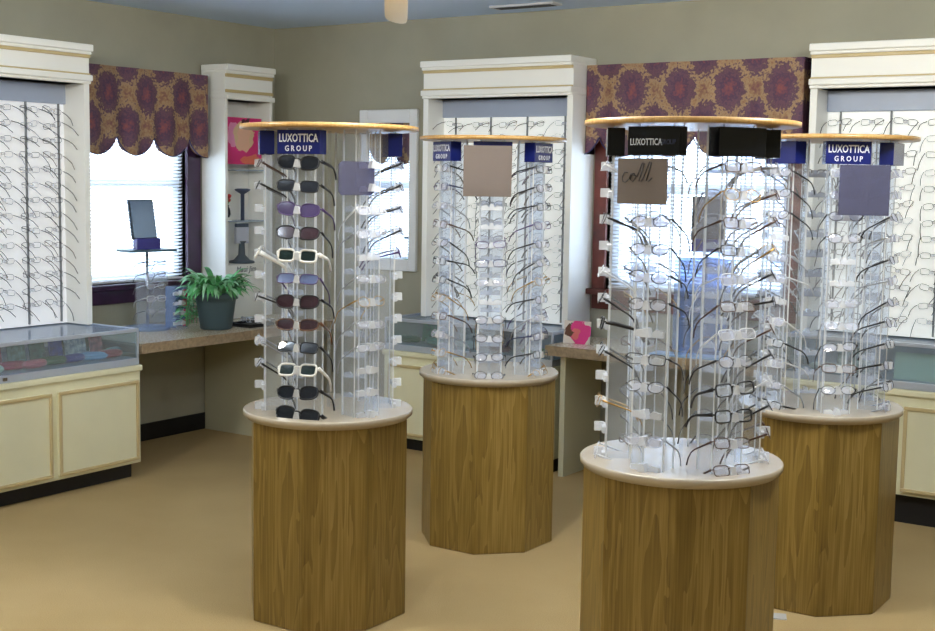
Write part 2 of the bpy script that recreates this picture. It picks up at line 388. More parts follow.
# ------------------------------------------------------------------ wall display cabinets
def local_frame(axis):
    """returns root maker: local x along the wall to the right seen from the room, local y into the wall"""
    return 0 if axis == 'back' else pi/2
def upper_unit(axis, a0, a1, front, wall, label, board, cols, z0, z_top=2.207, side_glass=False, brightness=14):
    W = a1-a0; D = abs(wall-front)-.003
    loc = (a0, front, 0) if axis == 'back' else (front, a0, 0)
    r = thing('wall_display_cabinet', label, 'display cabinet', loc, local_frame(axis), 'ivory wall display cabinets')
    d = .16
    m = MB(); m.box(0, .035, 0, D, z0, 2.05).box(W-.035, W, 0, D, z0, 2.05).box(.035, W-.035, 0, D, 2.0, 2.05).box(.035, W-.035, d+.012, D, z0, 2.0)
    m.box(0, W, 0, D, 2.05, z_top-.03)
    m.build('carcass', M['ivory'], r, bevel=.002)
    c = MB()
    for zz, h, pr in ((z_top-.035, .035, .035), (z_top-.05, .016, .02), (2.015, .03, .028), (2.0, .016, .014)):
        c.box(-.002, W+.002, -pr, D, zz, zz+h)
    c.build('cornice', M['ivory'], r, bevel=.005)
    b = MB(); b.box(0, W, -.012, .0, z_top-.066, z_top-.05).box(0, W, -.012, .0, 2.045, 2.054); b.build('cornice_band', M['tan'], r, bevel=.003)
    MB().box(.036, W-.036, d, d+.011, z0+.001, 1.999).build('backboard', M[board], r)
    MB().box(.036, W-.036, d-.02, d-.001, 1.90, 1.999).build('light_cover', M['light_strip'], r, bevel=.003)
    for u in cols:
        MB().box(u-.004, u+.004, d-.010, d-.0005, z0+.01, 1.90).build('rod', mat('grey_rod', (128, 132, 136), .5) if 'grey_rod' not in M else M['grey_rod'], r)
    return r
M['grey_rod'] = mat('grey_rod', (128, 132, 136), .5)
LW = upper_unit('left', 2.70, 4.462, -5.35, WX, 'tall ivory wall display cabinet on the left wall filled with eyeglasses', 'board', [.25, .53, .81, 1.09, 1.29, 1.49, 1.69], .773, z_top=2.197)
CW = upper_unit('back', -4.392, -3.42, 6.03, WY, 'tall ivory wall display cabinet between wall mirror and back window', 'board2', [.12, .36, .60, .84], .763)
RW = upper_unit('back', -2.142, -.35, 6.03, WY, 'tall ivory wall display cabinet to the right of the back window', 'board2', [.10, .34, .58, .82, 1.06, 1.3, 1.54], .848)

def base_unit(axis, a0, a1, front, kick, wall, doors, ztop, dz0, label, w_label):
    W = a1-a0; D = abs(wall-front)-.014
    loc = (a0, front, 0) if axis == 'back' else (front, a0, 0)
    r = thing('base_cabinet', label, 'cabinet', loc, local_frame(axis), 'cream base cabinets')
    kd = abs(kick-front)
    MB().box(0, W, .0, D, dz0-.015, ztop-.03).build('body', M['cream'], r, bevel=.003)
    MB().box(.02, W-.02, kd, D-.02, 0, dz0-.015).build('kick_plate', M['black'], r)
    MB().box(-.008, W+.008, -.014, D, ztop-.03, ztop).build('top_moulding', M['tan'] if False else M['cream'], r, bevel=.006)
    h0, h1 = dz0+.005, ztop-.075
    for u0, u1 in doors:
        dr = MB().box(u0, u1, -.014, -.0005, h0, h1).build('door', M['cream'], r, bevel=.002)
        t = .017; e = MB(); e.box(u0, u1, -.022, -.0142, h0, h0+t).box(u0, u1, -.022, -.0142, h1-t, h1).box(u0, u0+t, -.022, -.0142, h0+t, h1-t).box(u1-t, u1, -.022, -.0142, h0+t, h1-t)
        e.build('door_bead', M['tan'], dr, bevel=.003)
    return r
def case_unit(axis, a0, a1, front, wall, z0, z1, label):
    W = a1-a0; D = abs(wall-front)-.015
    loc = (a0, front, z0) if axis == 'back' else (front, a0, z0)
    r = thing('display_case', label, 'display case', loc, local_frame(axis), 'glass topped display cases')
    H = z1-z0
    m = MB(); m.box(0, W, 0, D, 0.0005, .035).box(0, W, 0, .012, H-.018, H).box(0, W, D-.012, D, H-.018, H).box(0, .012, .012, D-.012, H-.018, H).box(W-.012, W, .012, D-.012, H-.018, H)
    for u in (0, W-.012): m.box(u, u+.012, 0, .012, .035, H-.018)
    m.box(0, W, D-.012, D, .035, H-.018)
    m.build('frame', M['alu'], r, bevel=.002)
    MB().box(.012, W-.012, .004, .007, .036, H-.019).build('front_glass', M['glass'], r)
    MB().box(.013, W-.013, .013, D-.013, H-.010, H-.004).build('top_glass', M['glass_top'], r)
    MB().box(.003, .006, .013, D-.013, .036, H-.019).build('end_glass', M['glass'], r)
    MB().box(W-.006, W-.003, .013, D-.013, .036, H-.019).build('end_glass', M['glass'], r)
    l = MB().box(W/2-.012, W/2+.012, -.004, -.0003, .012, .026); l.build('lock', M['steel'], r)
    return r
base_unit('left', 2.9, 4.51, -5.05, -5.10, WX, [(.04, .535), (.555, 1.05), (1.09, 1.585)], .585, .095, 'cream base cabinet on the left wall with black kick plate', '')
case_unit('left', 2.9, 4.505, -5.05, WX+.0, .5855, .772, 'glass display case on the left wall cabinet holding bright eyewear accessories')
base_unit('back', -4.53, -3.41, 5.87, 5.93, WY, [(.04, .545), (.575, 1.08)], .575, .09, 'cream base cabinet behind the left rear stand', '')
case_unit('back', -4.53, -3.415, 5.87, WY, .5755, .76, 'glass display case behind the left rear stand')
RY = 5.98
base_unit('back', -2.2, -.35, RY, RY+.05, WY, [(.03, .52), (.585, 1.13), (1.17, 1.7)], .63, .155, 'cream base cabinet at the right edge with black kick plate', '')
case_unit('back', -2.2, -.355, RY, WY, .6305, .845, 'glass display case at the right edge behind the right rear stand')

# narrow corner cabinet with shelves and its base panel
NX, N0, N1 = -5.54, 5.62, 6.03
n = thing('corner_display_cabinet', 'narrow tall ivory cabinet with open shelves in the room corner', 'cabinet', (WX+.014, N0, DESK+.0005))
m = MB(); x0, x1 = WX+.014, NX
m.box(x0, x1, N0, N0+.022, DESK+.0005, 2.05).box(x0, x1, N1-.022, N1, DESK+.0005, 2.05).box(x0, x0+.012, N0+.022, N1-.022, DESK+.0005, 2.05).box(x0, x1, N0, N1, 2.05, 2.18)
m.box(x0+.012, x1-.004, N0+.022, N1-.022, 2.0, 2.05).box(x0+.012, x1, N0+.022, N1-.022, DESK+.0005, 1.015)
m.build('carcass', M['ivory'], n, world=True, bevel=.002)
c = MB(); c.box(x0, x1+.026, N0-.004, N1+.004, 2.17, 2.205).box(x0, x1+.014, N0-.002, N1+.002, 2.152, 2.17).box(x0, x1+.02, N0-.003, N1+.003, 2.0, 2.03); c.build('cornice', M['ivory'], n, world=True, bevel=.005)
MB().box(x1, x1+.008, N0, N1, 2.04, 2.058).box(x1, x1+.008, N0, N1, 2.13, 2.15).build('cornice_band', M['tan'], n, world=True, bevel=.002)
for zz in (1.27, 1.58): MB().box(x0+.013, x1-.05, N0+.15, N1-.0225, zz, zz+.008).build('glass_shelf', M['glass_top'], n, world=True)
text_part('shelf_lettering', 'Maui Jim', .05, mat('grey_lettering', (110, 118, 125), .5), n, Vector((x1+.0015, (N0+N1)/2-.03, .985))-n.location, (pi/2, 0, pi/2), shear=.2)

# desks
dk = thing('window_desk', 'speckled laminate desk under the left wall window', 'desk', (WX+.013, 4.52, 0))
MB().box(WX+.013, -5.05, 4.52, 6.05, DESK-.012, DESK).build('desk_top', M['desk'], dk, world=True)
MB().box(WX+.013, -5.05, 4.52, 6.05, DESK-.052, DESK-.0125).box(-5.0497, -5.044, 4.52, 6.05, DESK-.052, DESK).build('desk_edge', M['desk_edge'], dk, world=True)
MB().box(WX+.013, -5.06, 5.64, 5.68, 0, DESK-.0525).build('side_panel', M['beige_panel'], dk, world=True)
dk = thing('window_desk', 'speckled laminate desk under the back wall window', 'desk', (-3.40, 5.78, 0))
MB().box(-3.405, -2.205, 5.78, WY-.013, DESK-.0, DESK+.012).build('desk_top', M['desk'], dk, world=True)
MB().box(-3.405, -2.205, 5.78, WY-.013, DESK-.04, DESK-.0005).box(-3.405, -2.205, 5.774, 5.7797, DESK-.04, DESK+.012).build('desk_edge', M['desk_edge'], dk, world=True)
DB = DESK+.0125
MB().box(-3.36, -3.33, 5.86, WY-.02, 0, DESK-.0405).build('side_panel', M['beige_panel'], dk, world=True)

# wall mirror (a real mirror: it shows the left window)
mr = thing('wall_mirror', 'white framed mirror on the back wall reflecting the left window', 'mirror', (-4.82, WY-.001, 1.0))
m = MB(); m.box(-5.035, -4.97, WY-.028, WY-.001, .995, 1.96).box(-4.655, -4.60, WY-.028, WY-.001, .995, 1.96).box(-4.97, -4.655, WY-.028, WY-.001, .995, 1.065).box(-4.97, -4.655, WY-.028, WY-.001, 1.88, 1.96)
m.build('frame', M['white'], mr, world=True, bevel=.006)
MB().box(-4.969, -4.656, WY-.015, WY-.002, 1.0655, 1.8795).build('glass', M['mirror'], mr, world=True)

# ------------------------------------------------------------------ eyeglasses
def rim_pts(shape, w, h, n=22):
    out = []
    for i in range(n):
        a = 2*pi*i/n; c_, s_ = cos(a), sin(a)
        e = {'round': 1, 'oval': 1, 'rect': .5, 'wrap': .7, 'cat': .75}[shape]
        x = math.copysign(abs(c_)**e, c_)*w; z = math.copysign(abs(s_)**e, s_)*h
        if shape == 'wrap': z += .12*h*c_; z *= (1-.12*c_)
        if shape == 'cat' and z > 0: z *= 1+.22*c_
        out.append((x, z))
    return out
GM = {
    'black': mat('black_frame', (16, 16, 20), .3), 'brown': mat('brown_frame', (70, 42, 28), .35), 'gun': mat('gunmetal_frame', (52, 54, 62), .3, .6),
    'gold': mat('gold_frame', (170, 132, 70), .3, .8), 'white': mat('white_frame', (236, 234, 230), .35), 'purple': mat('plum_frame', (66, 38, 92), .3),
    'navy': mat('navy_frame', (34, 40, 84), .3), 'clear': clear('clear_frame', (235, 238, 245), .5, .1), 'tort': mat('tortoise_frame', (86, 56, 34), .3, var=.5, vscale=60), 'silver': mat('silver_frame', (170, 172, 180), .3, .8),
}
def dark_lens(name, c): return clear(name, c, .55, .05, c)
LM = {'clear': M['lens'], 'smoke': dark_lens('smoke_lens', (34, 38, 48)), 'green': dark_lens('green_lens', (34, 52, 52)), 'violet': dark_lens('violet_lens', (84, 70, 112)),
      'brown': dark_lens('brown_lens', (66, 42, 50)), 'blue': dark_lens('blue_lens', (96, 108, 148)), 'demo': clear('demo_lens', (232, 234, 246), .22, .05)}
_cache = {}
def glasses_meshes(shape, w, h, r, col, lens, temple_r, rimless=False):
    k = (shape, w, h, r, col, lens, temple_r, rimless)
    if k in _cache: return _cache[k]
    gap = .010; cx = w+gap; wrap = .20 if shape == 'wrap' else .10
    def P(sx, x, z):                # lens plane with a little wrap round the face
        X = sx*(cx+x); return (X, -wrap*(abs(X)**1.6)*1.6, z)
    fr = MB()
    for sx in (-1, 1):
        pts = [P(sx, x, z) for x, z in rim_pts(shape, w, h)]
        if not rimless: fr.tube(pts, r, 5, closed=True)
        ex = P(sx, w, h*.35); fr.tube([ex, (sx*(2*w+gap+.006), ex[1]-.004, h*.40)], r*1.1, 5)
    b0, b1 = P(-1, -w*.92, h*.3), P(1, -w*.92, h*.3)
    fr.tube([b0, (-.004, .002, h*.5), (.004, .002, h*.5), b1], r*1.1, 5)
    fr.tube([P(-1, -w*.95, 0), (-.008, -.006, -h*.3)], r*.5, 4); fr.tube([P(1, -w*.95, 0), (.008, -.006, -h*.3)], r*.5, 4)
    lens_me = []
    for sx in (-1, 1):
        l = MB(); q = [P(sx, x*.97, z*.97) for x, z in rim_pts(shape, w, h)]
        c = P(sx, 0, 0); cv = l.bm.verts.new((c[0], c[1]+.0015, c[2])); vs = [l.bm.verts.new(p) for p in q]
        for i in range(len(vs)): f = l.bm.faces.new((cv, vs[i], vs[(i+1) % len(vs)])); f.smooth = True
        lens_me.append(l.mesh('lens', LM[lens]))
    tm = []
    for sx in (-1, 1):
        t = MB(); X = sx*(2*w+gap+.006); y0 = P(1, w, 0)[1]-.005; z = h*.4
        pts = [(X, y0, z), (X*.99, y0-.03, z), (X*.96, y0-.085, z), (X*.95, y0-.105, z-.004), (X*.93, y0-.125, z-.016), (X*.91, y0-.140, z-.032)]
        t.tube(pts, [temple_r*1.5, temple_r*1.25, temple_r, temple_r, temple_r*1.15, temple_r*1.3], 5, flat=.5)
        tm.append(t.mesh('temple', GM[col]))
    _cache[k] = (fr.mesh('frame', GM[col]), lens_me, tm); return _cache[k]
STY = {
    'black': ('rect', .025, .015, .0016, 'black', 'clear', .0026), 'thick': ('rect', .026, .017, .0028, 'black', 'clear', .0042), 'wire': ('oval', .025, .017, .0013, 'black', 'demo', .0027),
    'brown': ('rect', .025, .015, .0016, 'brown', 'demo', .0026), 'gold': ('oval', .024, .018, .0012, 'gold', 'clear', .0022), 'navy': ('rect', .026, .015, .0016, 'navy', 'demo', .0026),
    'clear': ('rect', .025, .016, .0018, 'clear', 'demo', .0026), 'silver': ('oval', .025, .016, .0013, 'silver', 'demo', .0024), 'plum': ('cat', .025, .016, .0016, 'purple', 'demo', .0024),
    's_black': ('wrap', 0.0327, 0.0223, .0030, 'black', 'smoke', .0048), 's_big': ('wrap', 0.0349, 0.0254, .0036, 'black', 'smoke', .0055), 's_violet': ('wrap', 0.0338, 0.0223, .0022, 'purple', 'violet', .0040),
    's_brown': ('wrap', 0.0338, 0.0223, .0026, 'black', 'brown', .0040), 's_white': ('rect', 0.0294, 0.0201, .0042, 'white', 'green', .0060), 's_blue': ('rect', 0.0316, 0.0180, .0018, 'purple', 'blue', .0036),
    's_tort': ('wrap', 0.0327, 0.0191, .0026, 'tort', 'brown', .0045), 's_grad': ('rect', 0.0327, 0.0191, .0022, 'black', 'smoke', .0042),
}
DESC = {'black': 'black framed eyeglasses', 'thick': 'thick black framed eyeglasses', 'wire': 'dark wire rimmed eyeglasses', 'brown': 'brown framed eyeglasses', 'gold': 'gold wire eyeglasses', 'navy': 'navy framed eyeglasses',
        'clear': 'clear framed eyeglasses', 'silver': 'silver wire eyeglasses', 'plum': 'plum framed eyeglasses', 's_black': 'black sunglasses', 's_big': 'large black sunglasses', 's_violet': 'violet lensed sunglasses',
        's_brown': 'brown lensed sunglasses', 's_white': 'white framed sunglasses', 's_blue': 'blue lensed sunglasses', 's_tort': 'tortoiseshell sunglasses', 's_grad': 'grey lensed sunglasses'}
ORD = ['top', 'second', 'third', 'fourth', 'fifth', 'sixth', 'seventh', 'eighth', 'ninth', 'tenth', 'eleventh', 'twelfth', 'thirteenth', 'fourteenth', 'fifteenth']
GCOUNT = [0]
def glasses(style, loc, rz, tilt, label, group, roll=0):
    sun = style.startswith('s_'); fm, lm, tm = glasses_meshes(*STY[style])
    cat = 'sunglasses' if sun else 'eyeglasses'
    o = bpy.data.objects.new(cat, None); C.objects.link(o); o.empty_display_size = .02
    o.location = loc; o.rotation_euler = (tilt, roll, rz); tag(o, label, cat, group)
    link('frame', fm, o)
    for l in lm: link('lens', l, o)
    for t in tm: link('temple', t, o)
    GCOUNT[0] += 1
    return o

# ------------------------------------------------------------------ the four round stands
TZ, TOPZ = .735, 1.712
def rest_mesh():
    m = MB(); m.prism([(-.044, -.012), (.044, -.012), (.044, .006), (.020, .010), (.012, .002), (-.012, .002), (-.020, .010), (-.044, .006)], 0, .012)
    m.prism([(-.013, -.010), (.013, -.010), (.006, .016), (-.006, .016)], .006, .034)
    return m.mesh('nose_rest', M['rest'], bevel=.001)
RM = rest_mesh()
PW = .050
def panel_mesh():
    m = MB(); z0, z1 = TZ+.001, TOPZ-.001
    m.mi = 0; m.box(-PW, PW, -.004, 0, z0, z1); m.box(-PW, -PW+.003, -.072, -.004, z0, z1).box(PW-.003, PW, -.072, -.004, z0, z1)
    m.mi = 1; m.box(-PW-.002, -PW+.0005, -.003, .001, z0, z1).box(PW-.0005, PW+.002, -.003, .001, z0, z1).box(-PW-.001, -PW+.004, -.0735, -.0705, z0, z1).box(PW-.004, PW+.001, -.0735, -.0705, z0, z1)
    return m.mesh('acrylic_panel', [M['acrylic'], M['edge']])
PM = panel_mesh()
def sign_mesh(w, col):
    m = MB(); v = [(-w/2, -.042), (-w/2, .008), (w/2, .008), (w/2, -.042), (w/2-.004, -.042), (w/2-.004, .0), (-w/2+.004, .0), (-w/2+.004, -.042)]
    a = [m.bm.verts.new((x, y, 0)) for x, y in v]; b = [m.bm.verts.new((x, y, .08)) for x, y in v]
    for i in range(8): m.bm.faces.new((a[i], b[i], b[(i+1) % 8], a[(i+1) % 8]))
    for q in (a, b): m.bm.faces.new((q[0], q[1], q[6], q[7])); m.bm.faces.new((q[1], q[2], q[5], q[6])); m.bm.faces.new((q[2], q[3], q[4], q[5]))
    return m.mesh('sign', M[col], bevel=.0015)
def stand(cx, cy, phis, label, sname, cnames, fill, signs, sign_col, mirror, rows=12, seed=1):
    rnd = random.Random(seed)
    r = thing('eyewear_stand', label, 'eyewear stand', (cx, cy, 0), 0, 'round oak eyewear stands')
    base_r = .267/cos(pi/8)
    MB().lathe([(base_r-.004, 0), (base_r, .004), (base_r, TZ-.030)], 8, smooth=False, a0=pi/8).build('pedestal', M['oak'], r)
    MB().lathe([(.288, TZ-.0295), (.290, TZ-.022), (.2995, TZ-.019), (.3005, TZ-.004), (.297, TZ)], 64).build('table_top', M['top'], r)
    MB().lathe([(.3005, TZ-.024), (.3035, TZ-.021), (.3035, TZ-.008), (.3005, TZ-.005)], 64).build('edge_band', M['oak_rim'], r) if False else None
    MB().lathe([(.303, TOPZ), (.311, TOPZ+.002), (.311, TOPZ+.015), (.303, TOPZ+.017)], 64).build('top_disc', M['oak_rim'], r)
    MB().tube([(0, 0, TZ+.001), (0, 0, TOPZ-.001)], .006, 8).build('centre_rod', M['acrylic'], r)
    d = Vector((-cx, -cy, 0)).normalized(); rt = Vector((d.y*-1, d.x, 0)); rt = Vector((-d.y, d.x, 0))
    # image right: right of the forward direction -d
    fw = -d; rt = Vector((fw.y, -fw.x, 0))
    RR = .225
    pm = sign_mesh(.158, sign_col)
    for k, ph in enumerate(phis):
        a = R(ph); nrm = d*cos(a)+rt*sin(a); rz = math.atan2(nrm.y, nrm.x)-pi/2
        p = link('acrylic_panel', PM, r, nrm*RR, (0, 0, rz))
        for i in range(rows): link('nose_rest', RM, p, (0, .0005, 1.592-i*.0772))
        if k in signs:
            s = link('sign', pm, r, nrm*(RR+.012)+Vector((0, 0, 1.625)), (0, 0, rz)); s['label'] = ('navy' if sign_col == 'sign_blue' else 'black')+' sign with silver lettering'
            # lettering stands on the outer face, readable from outside
            if signs[k] == 2:
                text_part('lettering', 'LUXOTTICA', .038, M['lettering'], s, (0, .0092, .052), (pi/2, 0, pi), off=.0006, sx=.68)
                text_part('lettering', 'G R O U P', .026, M['lettering'], s, (0, .0092, .018), (pi/2, 0, pi), off=.0004, sx=.85)
            elif signs[k] == 3:
                text_part('lettering', 'LUXOTTICA', .026, M['lettering'], s, (.022, .0092, .036), (pi/2, 0, pi), off=.0003, sx=.68)
                text_part('lettering', 'GROUP', .02, mat('dim_lettering', (60, 66, 96), .4), s, (-.045, .0092, .036), (pi/2, 0, pi), sx=.7)
        for i in fill[k]:
            i, st = i if isinstance(i, tuple) else (i, None)
            st = st or rnd.choice(fill['styles'])
            loc = Vector((cx, cy, 0))+nrm*(RR+.022+rnd.random()*.006)+Vector((0, 0, 1.597-i*.0772))
            glasses(st, loc, rz+R(rnd.uniform(-5, 5)), R(rnd.uniform(10, 34)), '%s, %s row, %s, %s' % (DESC[st], ORD[i], cnames[k], sname), 'eyewear on the '+sname, R(rnd.uniform(-4, 4)))
    if mirror:
        k, w, h, zc, off, mk = mirror
        a = R(phis[k]); nrm = d*cos(a)+rt*sin(a); rz = math.atan2(nrm.y, nrm.x)-pi/2
        s = MB(); c = .012 if mk == 'smoke' and w < .16 else .002; q = [(-w/2+c, -h/2), (w/2-c, -h/2), (w/2, -h/2+c), (w/2, h/2-c), (w/2-c, h/2), (-w/2+c, h/2), (-w/2, h/2-c), (-w/2, -h/2+c)]
        s.prism(q, 0, .005); s = s.build('mirror', M[mk], r, label='small square mirror' if mk != 'smoke' else 'smoky translucent square panel')
        tan = Vector((-nrm.y, nrm.x, 0))
        # off > 0 shifts to image right for a front panel
        sh = rt*off
        s.location = nrm*(RR+.05)+sh+Vector((0, 0, zc)); s.rotation_euler = (0, 0, rz)
        return r, s
    return r, None
def pick(n, p, seed):
    q = random.Random(seed); return [i for i in range(n) if q.random() < p]
CN = lambda *a: a
sA, _ = stand(-2.966, 3.521, [-85, -25, 35, 95, 155, 215],
      'octagonal oak pedestal with clear eyewear rack of dark sunglasses, front left', 'sunglasses stand', ['left panel', 'front panel', 'front right panel', 'right panel', 'rear right panel', 'rear left panel'],
      {0: [(0, 'brown'), (1, 'black'), (4, 's_white'), (6, 'black'), (8, 'silver'), (9, 'wire')],
       1: [(0, 's_black'), (1, 's_grad'), (2, 's_violet'), (3, 's_brown'), (4, 's_white'), (5, 's_blue'), (6, 's_brown'), (7, 's_tort'), (8, 's_grad'), (9, 's_white'), (10, 's_black'), (11, 's_big')],
       2: [(2, 'clear'), (3, 'silver'), (5, 'silver'), (6, 'gold'), (7, 'silver'), (8, 'silver')], 3: [(0, 'wire'), (1, 'wire'), (2, 'wire'), (3, 'wire'), (4, 'plum')], 4: [(7, 'silver')], 5: [], 'styles': ['silver']},
      {0: 1, 1: 2, 3: 2}, 'sign_blue', (2, .145, .112, 1.548, -.07, 'smoke'))
st2 = ['wire', 'wire', 'black', 'plum', 'navy', 'brown', 'silver', 'gold']
sB, _ = stand(-3.023, 4.655, [-60, 0, 60, 120, 180, 240],
      'octagonal oak pedestal with crowded clear eyewear rack, rear left', 'left rear stand', ['left panel', 'front panel', 'right panel', 'rear right panel', 'rear panel', 'rear left panel'],
      {0: list(range(12)), 1: [4, 5, 6, 8, 9, 10, 11], 2: list(range(12)), 3: pick(12, .6, 3), 4: pick(12, .4, 4), 5: pick(12, .6, 5), 'styles': st2},
      {0: 2, 2: 2, 1: 1}, 'sign_blue', (1, .195, .205, 1.585, -.02, 'small_mirror'), seed=2)
st3 = ['black', 'wire', 'wire', 'clear', 'silver', 'brown', 'gold', 'clear', 'wire']
sC, coll = stand(-1.604, 3.531, [-85, -25, 35, 95, 155, 215],
      'nearest oak pedestal with clear eyewear rack and a scribbled mirror', 'nearest stand', ['left panel', 'front left panel', 'front right panel', 'right panel', 'rear right panel', 'rear left panel'],
      {0: [0, 2, 4, 5, (6, 'thick'), (7, 'black'), 9, 11], 1: [(2, 'wire'), (3, 'wire'), (4, 'wire'), (5, 'wire'), (7, 'black'), 8, 10], 2: [0, 1, 2, 3, 4, 5, 6, 7, (8, 'thick'), (9, 'thick'), 10, (11, 'brown')], 3: list(range(12)), 4: pick(12, .75, 7), 5: pick(12, .55, 8), 'styles': st3},
      {0: 1, 1: 3, 2: 1, 3: 3}, 'sign_black', (1, .15, .125, 1.553, -.012, 'small_mirror'), seed=3)
st4 = ['wire', 'wire', 'silver', 'black', 'silver', 'brown', 'clear']
sD, _ = stand(-1.599, 4.753, [-46, 14, 74, 134, 194, 254],
      'octagonal oak pedestal with crowded clear eyewear rack, rear right', 'right rear stand', ['left panel', 'front panel', 'right panel', 'rear right panel', 'rear left panel', 'far left panel'],
      {0: pick(12, .75, 9), 1: pick(12, .8, 10), 2: list(range(12)), 3: pick(12, .5, 11), 4: pick(12, .5, 12), 5: pick(12, .5, 13), 'styles': st4},
      {0: 1, 1: 2, 2: 1}, 'sign_blue', (1, .175, .175, 1.535, .05, 'smoke'), seed=4)
# handwriting on the nearest stand's mirror
ink = MB()
def stroke(pts): ink.tube([(-(x-.5)*.092+.018, .0062, (z-.5)*.082+.010) for x, z in pts], .0014, 5)
stroke([(.22, .66), (.12, .68), (.04, .52), (.06, .36), (.16, .34), (.28, .46)])
stroke([(.28, .46), (.32, .62), (.44, .64), (.48, .48), (.40, .36), (.31, .44), (.36, .60), (.54, .54)])
stroke([(.54, .54), (.70, 1.0), (.76, .98), (.68, .66), (.60, .38), (.68, .38), (.76, .52)])
stroke([(.76, .52), (.94, 1.04), (1.0, 1.0), (.92, .68), (.84, .40), (.92, .38), (1.04, .50)])
ink.build('handwriting', M['ink'], coll)

# ------------------------------------------------------------------ eyeglasses on the wall boards (too small to show parts)
def small_glasses_mesh(col, lens, closed):
    m = MB(); m.mi = 0
    for sx in (-1, 1):
        q = [(sx*(.033+x), .0, z) for x, z in rim_pts('rect', .022, .014, 12)]; m.tube(q, .0013, 4, closed=True)
        X = sx*.060
        m.tube([(X, -.002, .006), (X*.98, -.05, -.006), (X*.95, -.09, -.022), (X*.9, -.125, -.050)], .0022, 4)
    m.tube([(-.012, 0, .005), (0, .003, .008), (.012, 0, .005)], .0014, 4)
    m.mi = 1; m.box(-.008, .008, -.016, -.002, -.006, .006)
    return m.mesh('eyeglasses', [GM[col], M['rest']])
SG = {'black': small_glasses_mesh('black', 0, 0), 'wire': small_glasses_mesh('gun', 0, 0), 'silver': small_glasses_mesh('silver', 0, 0), 'brown': small_glasses_mesh('brown', 0, 0)}
SD = {'black': 'thin black eyeglasses', 'wire': 'thin dark wire eyeglasses', 'silver': 'thin silver eyeglasses', 'brown': 'thin brown eyeglasses'}
def small(loc, rz, label, group, rnd):
    k = rnd.choice(['wire', 'wire', 'black', 'silver', 'brown', 'wire'])
    o = bpy.data.objects.new('eyeglasses', SG[k]); C.objects.link(o); o.location = loc
    o.rotation_euler = (R(rnd.uniform(-6, 14)), R(rnd.uniform(-12, 12)), rz+R(rnd.uniform(-8, 8)))
    GCOUNT[0] += 1; return tag(o, SD[k]+' '+label, 'eyeglasses', group)
# frames look out into the room with the temples pointing out of the board: local -Y (temples) faces the room
rnd = random.Random(5)
cn = ['fourth column from right', 'third column from right', 'second column from right', 'rightmost column']
for j, u in enumerate((1.18, 1.34, 1.50, 1.64)):
    for i in range(14):
        y = 2.75+u
        small((-5.35-.142, y-.05, 1.865-i*.0755), pi/2, 'in %s row, %s, left wall board' % (ORD[i], cn[j]), 'eyeglasses on the left wall board', rnd)
cn2 = ['leftmost', 'second from left', 'middle', 'fourth from left', 'rightmost']
seen = [(i, j) for i in range(14) for j in range(5) if (i < 2 or j == 4 or (j == 0 and i < 4))]
for i, j in seen:
    small((-4.392+.12+j*.18, 6.03+.142, 1.86-i*.0765), 0, 'in %s row, %s column, middle wall board' % (ORD[i], cn2[j]), 'eyeglasses on the middle wall board', rnd)
stuff = MB()
for i in range(2, 14):
    for j in range(5):
        if (i, j) in seen: continue
        c = Vector((-4.392+.12+j*.18, 6.03+.142, 1.86-i*.0765))
        for sx in (-1, 1):
            stuff.tube([c+Vector((sx*(.033+x), 0, z)) for x, z in rim_pts('rect', .022, .014, 8)], .0013, 3, closed=True)
            stuff.tube([c+Vector((sx*.06, -.002, .006)), c+Vector((sx*.058, -.07, -.012)), c+Vector((sx*.054, -.125, -.05))], .0022, 3)
        stuff.tube([c+Vector((-.012, 0, .005)), c+Vector((.012, 0, .005))], .0014, 3)
o = stuff.build('eyeglasses', GM['gun']); tag(o, 'rows of eyeglasses on the middle wall board, seen through the left rear rack', 'eyeglasses'); o['kind'] = 'stuff'
cn3 = ['first column from left', 'second column from left', 'third column from left', 'fourth column from left']
for j in range(4):
    for i in range(13):
        if GCOUNT[0] >= 330: break
        small((-2.142+.10+j*.155, 6.03+.142, 1.85-i*.077), 0, 'in %s row, %s, right wall board' % (ORD[i], cn3[j]), 'eyeglasses on the right wall board', rnd)

# ------------------------------------------------------------------ things in the display cases
def glasses_case(loc, rz, col, label, L=.16, open_=False):
    r = thing('eyeglass_case', label, 'eyeglass case', loc, rz, 'eyewear accessories in the display cases')
    m = MB(); n = 14
    for half, name in ((-1, 'lower_shell'), (1, 'lid')):
        b = MB(); rings = []
        for k in range(9):
            t = -1+2*k/8; s = (1-abs(t)**3)**.5 if abs(t) < 1 else .02
            rings.append([b.bm.verts.new((t*L/2, .03*s*cos(pi*q/6), .024+half*(.0006+.021*s*sin(pi*q/6)))) for q in range(7)])
        for a, c in zip(rings, rings[1:]):
            for q in range(6): f = b.bm.faces.new((a[q], a[q+1], c[q+1], c[q])); f.smooth = True
            b.bm.faces.new((a[0], c[0], c[6], a[6]))
        b.build(name, mat('case_'+name, col, .3), r)
    return r
def card(name, label, cat, loc, rz, w, h, col, lean=.18, m=None, col2=(240, 240, 240)):
    r = thing(name, label, cat, loc, rz, None)
    MB().prism([(-w/2, 0), (w/2, 0), (w/2, h), (-w/2, h)], 0, .006).build('card', m or mat(name+'_print', col, .4, var=.35, vscale=40), r).rotation_euler = (-lean, 0, 0)
    MB().box(-.012, .012, .012, .05, 0, .004).box(-.012, .012, .046, .05, 0, h*.35).build('easel', mat('easel_'+name, col2, .5), r)
    return r
zl = .5855+.0355
